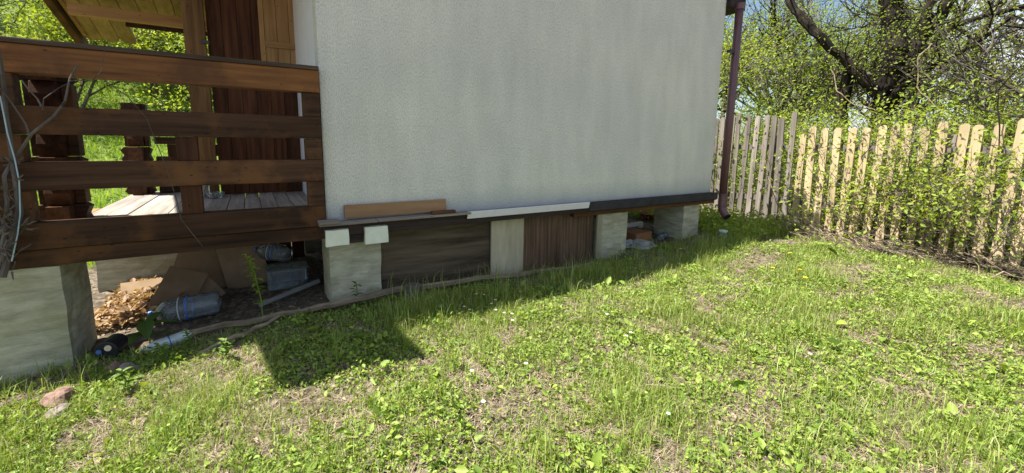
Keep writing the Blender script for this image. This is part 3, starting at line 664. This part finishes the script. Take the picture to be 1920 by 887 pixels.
finish(pl, 'tree', 'big dark forked tree with a broken stub behind the yellow fence', 'tree', base, None, 'leaf_fresh', 'bark', 4200, .036, .13)
# trees behind it
RT = [(7.6, 2.6, 4.6, 'leaf_young', 'slender light green tree behind the weathered grey fence'), (9.8, 2.2, 6.5, 'leaf_fresh', 'tall fresh green tree between the grey fence and the sky'), (10.5, .2, 6.5, 'leaf_olive', 'grey twiggy tree behind the big forked tree'),
      (12.5, 3.6, 8, 'leaf_fresh', 'distant tall tree seen past the drainpipe'), (13, -.8, 8, 'leaf_olive', 'distant olive tinted tree behind the forked limbs'), (9.6, -1.6, 6, 'leaf_olive', 'bare looking grey tree beside the forked limbs'),
      (11.5, -2.8, 7.5, 'leaf_olive', 'grey brown tree at the end of the yellow fence'), (8.2, -2.7, 5, 'leaf_olive', 'dim leaved tree close behind the last yellow pickets'), (16, 1.2, 9, 'leaf_fresh', 'farthest pale tree between the grey twigs'), (15, -3.2, 9, 'leaf_olive', 'farthest olive tree beyond the dim leaved tree'),
      (17, 5.5, 9, 'leaf_fresh', 'far green tree beyond the grey fence end')]
for i, (x, y, h, lm, lb) in enumerate(RT):
    RMIN[0] = .0045
    tree(x, y, h, lb, lm, 6500 if lm != 'leaf_olive' else 3600, .034 + .0025 * h, 40 + i, barkmat='grey_bark' if 'grey' in lb or lm == 'leaf_olive' else 'bark', stems=2 if i % 2 else 1, lev=4, nb=(4, 5), spread=.16, first=.36)
# shrubs through the fence
SH = [(6.75, .9, 1.9, 'leaf_fresh', 'leafy shrub behind the grey pickets next to the drainpipe'), (6.6, -.1, 2.0, 'leaf_young', 'light green shrub rising above the last grey pickets'), (6.5, -.85, 2.1, 'leaf_young', 'shrub behind the first yellow pickets below the broken stub'),
      (6.35, -1.35, 1.9, 'leaf_young', 'bright yellow green shrub spilling over the middle of the fence'), (6.3, -1.8, 1.8, 'leaf_young', 'thick bright shrub growing through the yellow pickets'), (6.45, -2.25, 1.9, 'leaf_fresh', 'shrub arching over the last yellow pickets'), (6.7, -2.8, 2.2, 'leaf_olive', 'dense olive shrub behind the fence end'),
      (7.6, -1.3, 2.4, 'leaf_fresh', 'taller green shrub under the forked tree'), (7.4, .4, 2.6, 'leaf_fresh', 'taller green shrub under the slender light tree'), (7.9, -2.2, 2.3, 'leaf_young', 'yellow tinted shrub under the dim leaved tree'), (8.6, 1.4, 2.8, 'leaf_fresh', 'wide green shrub further back past the grey fence'),
      (5.84, -1.05, .9, 'leaf_young', 'low shrub before the first yellow pickets near the plank'), (5.82, -1.5, 1.2, 'leaf_young', 'leafy shoot climbing the front of the middle yellow pickets'), (5.82, -1.95, 1.0, 'leaf_young', 'low young shrub growing in front of the yellow pickets'), (5.8, -2.4, 1.1, 'leaf_fresh', 'low leafy shrub in front of the fence by the log')]
for i, (x, y, h, lm, lb) in enumerate(SH):
    RMIN[0] = .003
    tree(x, y, h, lb, lm, (1900 if x < 7 else 4600) if h > 1.5 else 420, .043, 90 + i, r=.012, barkmat='grey_bark', stems=6, lev=3, nb=(3, 4), spread=.09, name='shrub', cat='shrub', first=.5, lean=.2, trunk='stems')

for i, (pp, lb) in enumerate(((((1648, 335), (1680, 290), (1725, 268), (1790, 266)), 'pale arching bare shoot across the middle yellow pickets'), (((1745, 80), (1722, 110), (1720, 165), (1760, 205), (1800, 235)), 'long pale tendril hanging down behind the fence top'), (((1870, 160), (1875, 240), (1868, 330), (1880, 420)), 'dark upright bare shoot before the last yellow pickets'), (((1560, 130), (1570, 170), (1600, 195), (1640, 205)), 'thin pale hooked twig above the first yellow pickets'), (((1530, 470), (1470, 405), (1440, 330), (1432, 270)), 'thin grey shoot leaning on the grey pickets'))):
    P = [Vector(onX(a, b, 5.85 if i != 1 else 6.3)) for a, b in pp]; Q = []
    for k in range(len(P) - 1): Q += [P[k].lerp(P[k + 1], t / 4) for t in range(4)]
    Q.append(P[-1]); props(MB().tube([q_ + Vector((random.gauss(0, .006), random.gauss(0, .006), random.gauss(0, .006))) for q_ in Q], [.0065 - .003 * k / len(Q) for k in range(len(Q))], 5).build('bare_shoot', 'bark' if i == 2 else 'dead_branch', None), lb, 'shoot')
# meadow side, seen through the porch
LT = [(-3.6, 9, 3.4, 'leaf_young', 'round light green bush on the meadow edge left of the log post'), (-2.3, 10.5, 3.2, 'leaf_young', 'light green bush at the meadow top seen under the porch roof'), (-1.2, 11, 3.6, 'leaf_young', 'yellow green bush straight behind the deck'), (-.3, 10, 3.0, 'leaf_fresh', 'green bush beyond the small bent meadow tree'),
      (-5.2, 9.5, 4.2, 'leaf_fresh', 'tall fresh bush at the far left of the meadow'), (-4.6, 13, 6.5, 'leaf_dark', 'dark tree above the left meadow bushes'), (-2.6, 14, 6, 'leaf_olive', 'grey twiggy tree on the slope behind the bushes'), (.3, 14, 6, 'leaf_olive', 'grey brown thicket tree on the slope behind the deck'), (-7, 14, 7.5, 'leaf_dark', 'big dark tree on the far left slope'), (-1.0, 15.5, 7, 'leaf_fresh', 'green tree higher up the slope')]
for i, (x, y, h, lm, lb) in enumerate(LT):
    tree(x, y, h, lb, lm, 6000, .075, 140 + i, barkmat='grey_bark', stems=4, lev=4, nb=(3, 4), spread=.2, name='bush' if h < 4.5 else 'tree', cat='bush' if h < 4.5 else 'tree', first=.42, lean=.2)
tree(-1.02, 7.6, 1.9, 'small bent young tree on the sunny meadow', 'leaf_young', 700, .06, 171, r=.035, lev=3, stems=2, spread=.12, name='tree')
RMIN[0] = .006
for i in range(9):
    x = -14 + i * 1.9 + random.uniform(-.6, .6); y = 20 + random.uniform(0, 9)
    tree(x, y, random.uniform(7, 10), 'leafy tree in the far wood on the slope', random.choice(['leaf_dark', 'leaf_olive', 'leaf_fresh']), 3200, .17, 200 + i, barkmat='grey_bark', lev=3, nb=(4, 5), spread=.45, group='far trees on the slope', first=.42)
for i in range(14):
    x = 19 + random.uniform(0, 9); y = -9 + i * 1.5
    tree(x, y, random.uniform(6, 9), 'leafy tree in the far wood beyond the fence', random.choice(['leaf_dark', 'leaf_olive', 'leaf_fresh']), 1300, .13, 240 + i, barkmat='grey_bark', lev=3, nb=(4, 5), spread=.45, group='far trees beyond the fence', first=.42)

# ================================================================== GROUND COVER
def scatter(n, x0, x1, y0, y1, dens=None):
    x = rng.uniform(x0, x1, n); y = rng.uniform(y0, y1, n)
    if dens is not None:
        k = rng.uniform(0, 1, n) < dens(x, y); x, y = x[k], y[k]
    return x, y
def lawn_ok(x, y):
    # open lawn: not under the house / deck, thinner under the eaves
    under = (y > -.02) & (x > -1.9) & (x < 4.6)
    pil = (x < -1.32) & (x > -1.88) & (y > -.03) & (y < .42)
    return np.where(under | pil, 0.0, 1.0)
def view_w(x, y):
    # keep the density for the wedge the picture can see (with a margin)
    d = np.hypot(x - CAM[0], y - CAM[1]); return np.clip(3.2 / np.maximum(d, .5), .25, 1.0)
def P3(x, y, dz=0): return np.stack([x, y, gz(x, y) + dz], 1)
def join(parts):
    vs = []; idx = []; tot = []; off = 0
    for v, (i, s, t) in parts: vs.append(v); idx.append(i + off); tot.append(t); off += len(v)
    tot = np.concatenate(tot); return np.concatenate(vs), (np.concatenate(idx), np.concatenate([[0], np.cumsum(tot)[:-1]]), tot)
AR = (-2.3, 6.3, -3.0, 0.6)
gp = lambda x, y: np.clip(.5 + .75 * snoise(x, y, .55, 11), .05, 1)      # grassy patches
wp = lambda x, y: np.clip(.62 - .6 * snoise(x, y, .45, 11) + .35 * snoise(x, y, .16, 12), .04, 1)   # broad-leaf patches
bare = lambda x, y: np.clip(1.12 - 1.7 * np.clip(.6 * snoise(x, y, .10, 15) + .6 * snoise(x, y, .33, 16) - .2, 0, 1), .12, 1)
near_fence = lambda x: np.clip((5.55 - x) / .6, .12, 1)
x, y = scatter(370000, *AR, dens=lambda x, y: lawn_ok(x, y) * gp(x, y) * view_w(x, y) * bare(x, y) * near_fence(x))
tall = np.clip(snoise(x, y, .4, 13) * 1.2, 0, 1); edge = np.exp(-((y + .45) / .25) ** 2) * (x > .3)
L = rng.uniform(.025, .085, len(x)) * (1 + 1.5 * tall * rng.uniform(0, 1, len(x)) + 1.8 * edge * rng.uniform(0, 1, len(x)))
b1 = blades(P3(x, y, -.004), L, rng.uniform(.002, .0048, len(x)), lean=.9)
x, y = scatter(1500, .3, 5.6, -.62, -.03); b2 = blades(P3(x, y, -.004), rng.uniform(.10, .27, len(x)), rng.uniform(.003, .006, len(x)), lean=.8)
tx, ty = scatter(70, -2, 5.4, -2.9, -.3, dens=lambda x, y: lawn_ok(x, y)); k = 30
x = np.repeat(tx, k) + rng.normal(size=70 * k)[:len(tx) * k] * .03; y = np.repeat(ty, k) + rng.normal(size=len(tx) * k) * .03
b3 = blades(P3(x, y, -.004), rng.uniform(.07, .20, len(x)), rng.uniform(.0025, .005, len(x)), lean=.7)
x, y = scatter(1500, -2.2, -1.2, -1.1, -.05, dens=lambda x, y: lawn_ok(x, y)); b4 = blades(P3(x, y, -.004), rng.uniform(.06, .18, len(x)), rng.uniform(.002, .005, len(x)), lean=.8)
v, f = join([b1, b2, b3, b4]); props(fast_mesh('lawn_grass', v, f, 'grass'), 'bright green grass blades of the sunny lawn', 'grass', kind='stuff')
x, y = scatter(500000, *AR, dens=lambda x, y: lawn_ok(x, y) * wp(x, y) * view_w(x, y) * bare(x, y) * near_fence(x))
n = len(x); sz = rng.lognormal(-4.22, .40, n) * (1 + .9 * (rng.uniform(0, 1, n) > .95)); v, f = leaf_cloud(P3(x, y) + np.stack([np.zeros(n), np.zeros(n), rng.uniform(.002, .062, n) * rng.uniform(.3, 1, n) * (.6 + .8 * np.clip(snoise(x, y, .2, 21), 0, 1))], 1), sz, .62, .45)
props(fast_mesh('lawn_weeds', v, f, 'lawn_leaf'), 'low broad leaved weeds and clover carpeting the lawn', 'weeds', kind='stuff')
x, y = scatter(210000, *AR, dens=lambda x, y: lawn_ok(x, y) * view_w(x, y) * (1.25 - .8 * bare(x, y)))
s1 = blades(P3(x, y, .004), rng.uniform(.03, .10, len(x)), rng.uniform(.0015, .0035, len(x)), lean=.4, flat=.75)
x, y = scatter(5000, 5.2, 6.1, -3, .5); s2 = blades(P3(x, y, .01), rng.uniform(.06, .22, len(x)), rng.uniform(.002, .005, len(x)), lean=.5, flat=.8)
x, y = scatter(1400, -.75, -.2, -.55, .1); s3 = blades(P3(x, y, .005), rng.uniform(.05, .14, len(x)), rng.uniform(.0015, .003, len(x)), lean=.6, flat=.7)
v, f = join([s1, s2, s3]); props(fast_mesh('dry_straw', v, f, 'straw'), 'dry straw coloured thatch lying between the lawn plants', 'straw', kind='stuff')
x, y = scatter(30000, *AR, dens=lambda x, y: lawn_ok(x, y) * view_w(x, y)); x2, y2 = scatter(3000, -1.9, 4.6, -.1, 2.2); x3, y3 = scatter(3500, 5.3, 6.2, -3, .6); x = np.concatenate([x, x2, x3]); y = np.concatenate([y, y2, y3])
v, f = leaf_cloud(P3(x, y, .006), rng.uniform(.01, .035, len(x)), .6, 2.5); props(fast_mesh('leaf_litter', v, f, 'litter'), 'brown dead leaf litter on the bare ground', 'litter', kind='stuff')
x, y = scatter(2600, -1.42, -.9, .5, 1.58); v, f = leaf_cloud(P3(x, y, .02) + np.stack([x * 0, x * 0, rng.uniform(0, .06, len(x))], 1), rng.uniform(.03, .07, len(x)), .5, .6)
props(fast_mesh('dry_leaves', v, f, 'dry_leaf'), 'heap of pale dry leaves blown under the porch', 'leaves', kind='stuff')
# meadow
x, y = scatter(60000, -7, 3, 2.6, 12, dens=lambda x, y: np.clip(5 / np.maximum(y, 1), .2, 1)); v, f = blades(P3(x, y, -.01), rng.uniform(.08, .24, len(x)), rng.uniform(.008, .018, len(x)), lean=.8)
props(fast_mesh('meadow_grass', v, f, 'meadow'), 'lush green meadow grass beyond the porch', 'grass', kind='stuff')
# shady greenery between house end and fence, and behind the house
x, y = scatter(9000, 4.3, 6.0, -.55, 2.5, dens=lambda x, y: np.where((x < 4.6) & (y > -.05), 0, 1.0)); n = len(x); v1 = leaf_cloud(P3(x, y) + np.stack([x * 0, x * 0, rng.uniform(.01, .26, n) * rng.uniform(.3, 1, n)], 1), rng.uniform(.025, .06, n), .65, .6)
x, y = scatter(14000, .2, 11, 2.3, 6); n = len(x); v2 = leaf_cloud(P3(x, y) + np.stack([x * 0, x * 0, rng.uniform(.01, .5, n)], 1), rng.uniform(.04, .09, n), .6, .5)
x, y = scatter(14000, 6.1, 11, -4, 2.5); n = len(x); v3 = leaf_cloud(P3(x, y) + np.stack([x * 0, x * 0, rng.uniform(.01, .45, n)], 1), rng.uniform(.03, .07, n), .6, .5)
v, f = join([v1, v2, v3]); props(fast_mesh('undergrowth', v, f, 'leaf_fresh'), 'leafy green undergrowth behind the house and the fence', 'undergrowth', kind='stuff')

# ================================================================== SINGLE PLANTS
def big_leaf(mb, p, d, L, W, droop=.3, n=6):
    p = Vector(p); d = Vector(d).normalized(); s = d.cross(Vector((0, 0, 1))).normalized(); vs = []; fs = []
    for i in range(n + 1):
        t = i / n; w = W * math.sin(math.pi * min(1, t * .92 + .06)) ** .8; c = p + d * L * t - Vector((0, 0, 1)) * droop * L * t * t
        vs += [c + s * w / 2 + Vector((0, 0, w * .18)), c, c - s * w / 2 + Vector((0, 0, w * .18))]
    for i in range(n):
        a = i * 3; fs += [(a, a + 1, a + 4, a + 3), (a + 1, a + 2, a + 5, a + 4)]
    mb.add(vs, fs)
def rosette(x, y, n, L, label, mat='lawn_leaf', seed=0, up=.7, group=None):
    q = random.Random(seed); t = thing('weed_plant', label, 'weed', gl(x, y, 0), group)
    for i in range(n):
        a = 6.283 * i / n + q.uniform(-.3, .3); mb = MB(); l = L * q.uniform(.7, 1.2); big_leaf(mb, gl(x, y, .004), (math.cos(a), math.sin(a), q.uniform(.4, 1.0) * up), l, l * q.uniform(.26, .36), q.uniform(.2, .5)); mb.build('leaf', mat, t)
    return t
def G2(px, py): p = G(px, py); return p[0], p[1]
for i, (px, py, n, L, lb) in enumerate([(1415, 660, 8, .09, 'leafy dock rosette in the sunny middle of the lawn'), (1890, 548, 9, .13, 'broad leaved rosette beside the brush by the fence log'), (1640, 478, 9, .10, 'low green rosette at the end of the half buried plank'),
        (1560, 770, 9, .08, 'wide pale rosette among clover on the open lawn'), (985, 700, 7, .055, 'small yellow green rosette beside a white daisy'), (240, 720, 8, .09, 'toothed weed in front of the stones by the porch'), (640, 640, 9, .10, 'shaded leafy weed in the shadow below the branch'),
        (560, 660, 8, .08, 'shaded small weed left of the larger shadow weed'), (1870, 830, 8, .09, 'broad pale weed at the lawn edge toward the fence'), (1230, 700, 7, .06, 'small dock rosette in the lawn before the red sheet'), (1480, 470, 8, .10, 'leafy weed at the shadow edge near the fence')]):
    x, y = G2(px, py); rosette(x, y, n, L, lb, seed=i)
def stalk(x, y, pts, label, mat='leaf_dark', nl=40, ls=.04, name='weed_plant'):
    t = thing(name, label, 'weed', gl(x, y, 0)); P = [Vector(p) for p in pts]; MB().tube(P, [.004] * len(P), 5).build('stem', 'leaf_fresh', t)
    for i in range(nl):
        u = random.uniform(.25, 1) * (len(P) - 1); k = min(int(u), len(P) - 2); c = P[k].lerp(P[k + 1], u - k); mb = MB(); a = random.uniform(0, 6.283); l = ls * random.uniform(.7, 1.3)
        big_leaf(mb, c, (math.cos(a), math.sin(a), random.uniform(.1, .8)), l, l * .38, .3, 4); mb.build('leaf', mat, t)
x0, y0 = -.40, -.02; zb = float(gz(x0, y0))
stalk(x0, y0, [(x0, y0, zb), (-.405, -.03, zb + .2), (-.43, -.04, zb + .38), (-.475, -.05, zb + .52)], 'tall thin leafy weed growing up before the porch opening', 'leaf_fresh', 46, .055)
x0, y0 = -1.0, .0; zb = float(gz(x0, y0))
stalk(x0, y0, [(x0, y0, zb), (-1.0, -.02, zb + .12), (-1.01, -.03, zb + .22)], 'big leaved burdock shoot beside the porch pillar', 'leaf_dark', 7, .17)
x0, y0 = .20, -.07; zb = float(gz(x0, y0))
stalk(x0, y0, [(x0, y0, zb), (.205, -.075, zb + .12), (.2, -.08, zb + .20)], 'small seedling in front of the first pillar', 'leaf_dark', 10, .05)
for i, (px, py) in enumerate(((350, 660), (300, 690), (420, 680), (230, 740))):
    x, y = G2(px, py); z = float(gz(x, y)); stalk(x, y, [(x, y, z), (x + .02, y, z + .07), (x + .01, y - .02, z + .14)], ['sunlit clover like weed before the small green bottle', 'sunlit weed right of the black can', 'sunlit leafy weed below the split stick', 'sunlit leafy weed behind the toothed weed'][i], 'lawn_leaf', 26, .04)
# flowers
def flower(px, py, kind, label, group):
    x, y = G2(px, py); g = float(gz(x, y)); h = random.uniform(.05, .09); t = thing(kind, label, 'flower', (x, y, g), group)
    MB().tube([(x, y, g), (x + .004, y, g + h * .6), (x, y - .004, g + h)], .0015, 5).build('stem', 'leaf_fresh', t)
    mb = MB(); r = .018 if kind == 'dandelion' else .011; n = 14
    for ring, (rr, hh) in enumerate(((r, .002), (r * .62, .006))):
        for i in range(n):
            a = 6.283 * (i + ring * .5) / n; c = Vector((x, y - .004, g + h + hh)); d = Vector((math.cos(a), math.sin(a), .25)); s = Vector((-math.sin(a), math.cos(a), 0)) * rr * .26
            mb.add([c, c + d * rr * .6 + s, c + d * rr, c + d * rr * .6 - s], [(0, 1, 2, 3)])
        if kind == 'daisy': break
    mb.build('petals', 'petal_yellow' if kind == 'dandelion' else 'petal_white', t)
    MB().lathe([(r * .45, 0), (r * .35, .004), (0, .006)], Matrix.Translation((x, y - .004, g + h + .001)), 10).build('flower_centre', 'petal_yellow', t)
for px, py in ((1480, 486), (1497, 518), (1507, 538), (1446, 520), (1275, 476)): flower(px, py, 'dandelion', 'yellow dandelion flower in the grass near the house corner', 'dandelions in the lawn')
for px, py in ((893, 573), (907, 567), (880, 597), (870, 592), (921, 587), (928, 585), (929, 600), (944, 606), (959, 604), (960, 620), (884, 725), (985, 708), (905, 786), (1136, 612), (1172, 652), (1180, 648), (1514, 690), (1250, 804)):
    flower(px, py, 'daisy', 'tiny white daisy in the lawn', 'daisies in the lawn')
# climber with blue cord at the left end of the railing
cl = thing('climber', 'bare woody climber twisting up the left end of the railing', 'climber', (-1.50, -.12, 0))
def cp(px, py, y=-.10): return Vector(onY(px, py, y))
for pts, r in (([(5, 520), (18, 470), (38, 400), (30, 340), (22, 280), (12, 220), (5, 140), (-10, 60)], .016), ([(-6, 505), (8, 440), (14, 380), (8, 330), (18, 310), (40, 280), (60, 250), (100, 218), (122, 190), (130, 150), (145, 120)], .010), ([(0, 490), (22, 455), (34, 390), (26, 330), (18, 300)], .012),
              ([(55, 252), (48, 232), (20, 190), (0, 165)], .005), ([(78, 200), (70, 185), (55, 170), (40, 150)], .005), ([(122, 190), (100, 215), (80, 205), (82, 185), (110, 165), (130, 155)], .004), ([(130, 152), (175, 150), (190, 132), (196, 95)], .0025)):
    P = [cp(a, b, -.10 + .02 * math.sin(i * 1.7)) for i, (a, b) in enumerate(pts)]; MB().tube(P, [r * (1 - .6 * i / len(P)) for i in range(len(P))], 6, jit=.15).build('stem', 'grey_bark', cl)
qq = random.Random(3); tw = Plant()
for i in range(34): p = cp(qq.uniform(-5, 40), qq.uniform(300, 505), -.11); grow(tw, p, (qq.gauss(.3, .6), qq.gauss(-.3, .3), qq.gauss(.2, .5)), qq.uniform(.04, .10), .003, 1, qq, nb=(1, 2))
props(tw.seg.build('twigs', 'grey_bark', cl), kind='stuff')
lone('cord', MB().tube([cp(a, b, -.13) for a, b in ((0, 180), (14, 250), (28, 300), (36, 340), (38, 400), (33, 440), (22, 490))], .003, 6), 'cord_blue', 'thin pale blue cord hanging along the woody climber', 'cord')
lone('vine', MB().tube([cp(a, b, -.075) for a, b in ((196, 150), (240, 182), (275, 222), (298, 280), (310, 310), (330, 370), (340, 412), (380, 462))], .0022, 5), 'grey_bark', 'thin dry vine dangling across the railing rails', 'vine')
# fence foot: plank, brush, log
def gseg(a, b, l): pa, pb_ = G2(*a), G2(*b); return [gl(*pa, l), gl((pa[0] + pb_[0]) / 2, (pa[1] + pb_[1]) / 2, l + .01), gl(*pb_, l)]
branch('log', gseg((1790, 490), (1905, 530), .05), [.045, .05, .04], 'dark rotting log at the foot of the yellow fence', 'log', 'bark', 9)
branch('log', gseg((1640, 470), (1720, 500), .02), [.022, .026, .02], 'thin dark log lying before the middle yellow pickets', 'log', 'bark', 8)
p = G2(1520, 440); a_ = .9; lone('plank', tilt_box(p[0] - .25, p[0] + .25, p[1] - .012, p[1] + .012, float(gz(*p)) - .01, float(gz(*p)) + .09, rzz=-1.1, rx=.5), 'rust_beam_x', 'half buried reddish plank at the foot of the fence', 'plank')
br = thing('brush_pile', 'heap of dry twigs and sticks along the foot of the fence', 'brush', gl(5.5, -1.4, 0)); qq = random.Random(11); mbs = [MB() for _ in range(3)]
for i in range(230):
    yy = qq.uniform(-2.9, -.3); xx = 5.62 + qq.gauss(0, .16) + (.05 * yy); a = qq.gauss(1.35, .5); l = qq.uniform(.12, .5); z = float(gz(xx, yy)) + qq.uniform(.01, .09); d = Vector((math.cos(a), math.sin(a), qq.gauss(.05, .15))) * l
    mbs[i % 3].tube([(xx, yy, z), Vector((xx, yy, z)) + d * .5 + Vector((qq.gauss(0, .015), qq.gauss(0, .015), qq.gauss(.02, .02))), Vector((xx, yy, z)) + d], [qq.uniform(.002, .006)] * 3, 4)
for b_, mt_ in zip(mbs, ('dead_branch', 'grey_bark', 'dead_branch')): props(b_.build('twigs', mt_, br), kind='stuff')
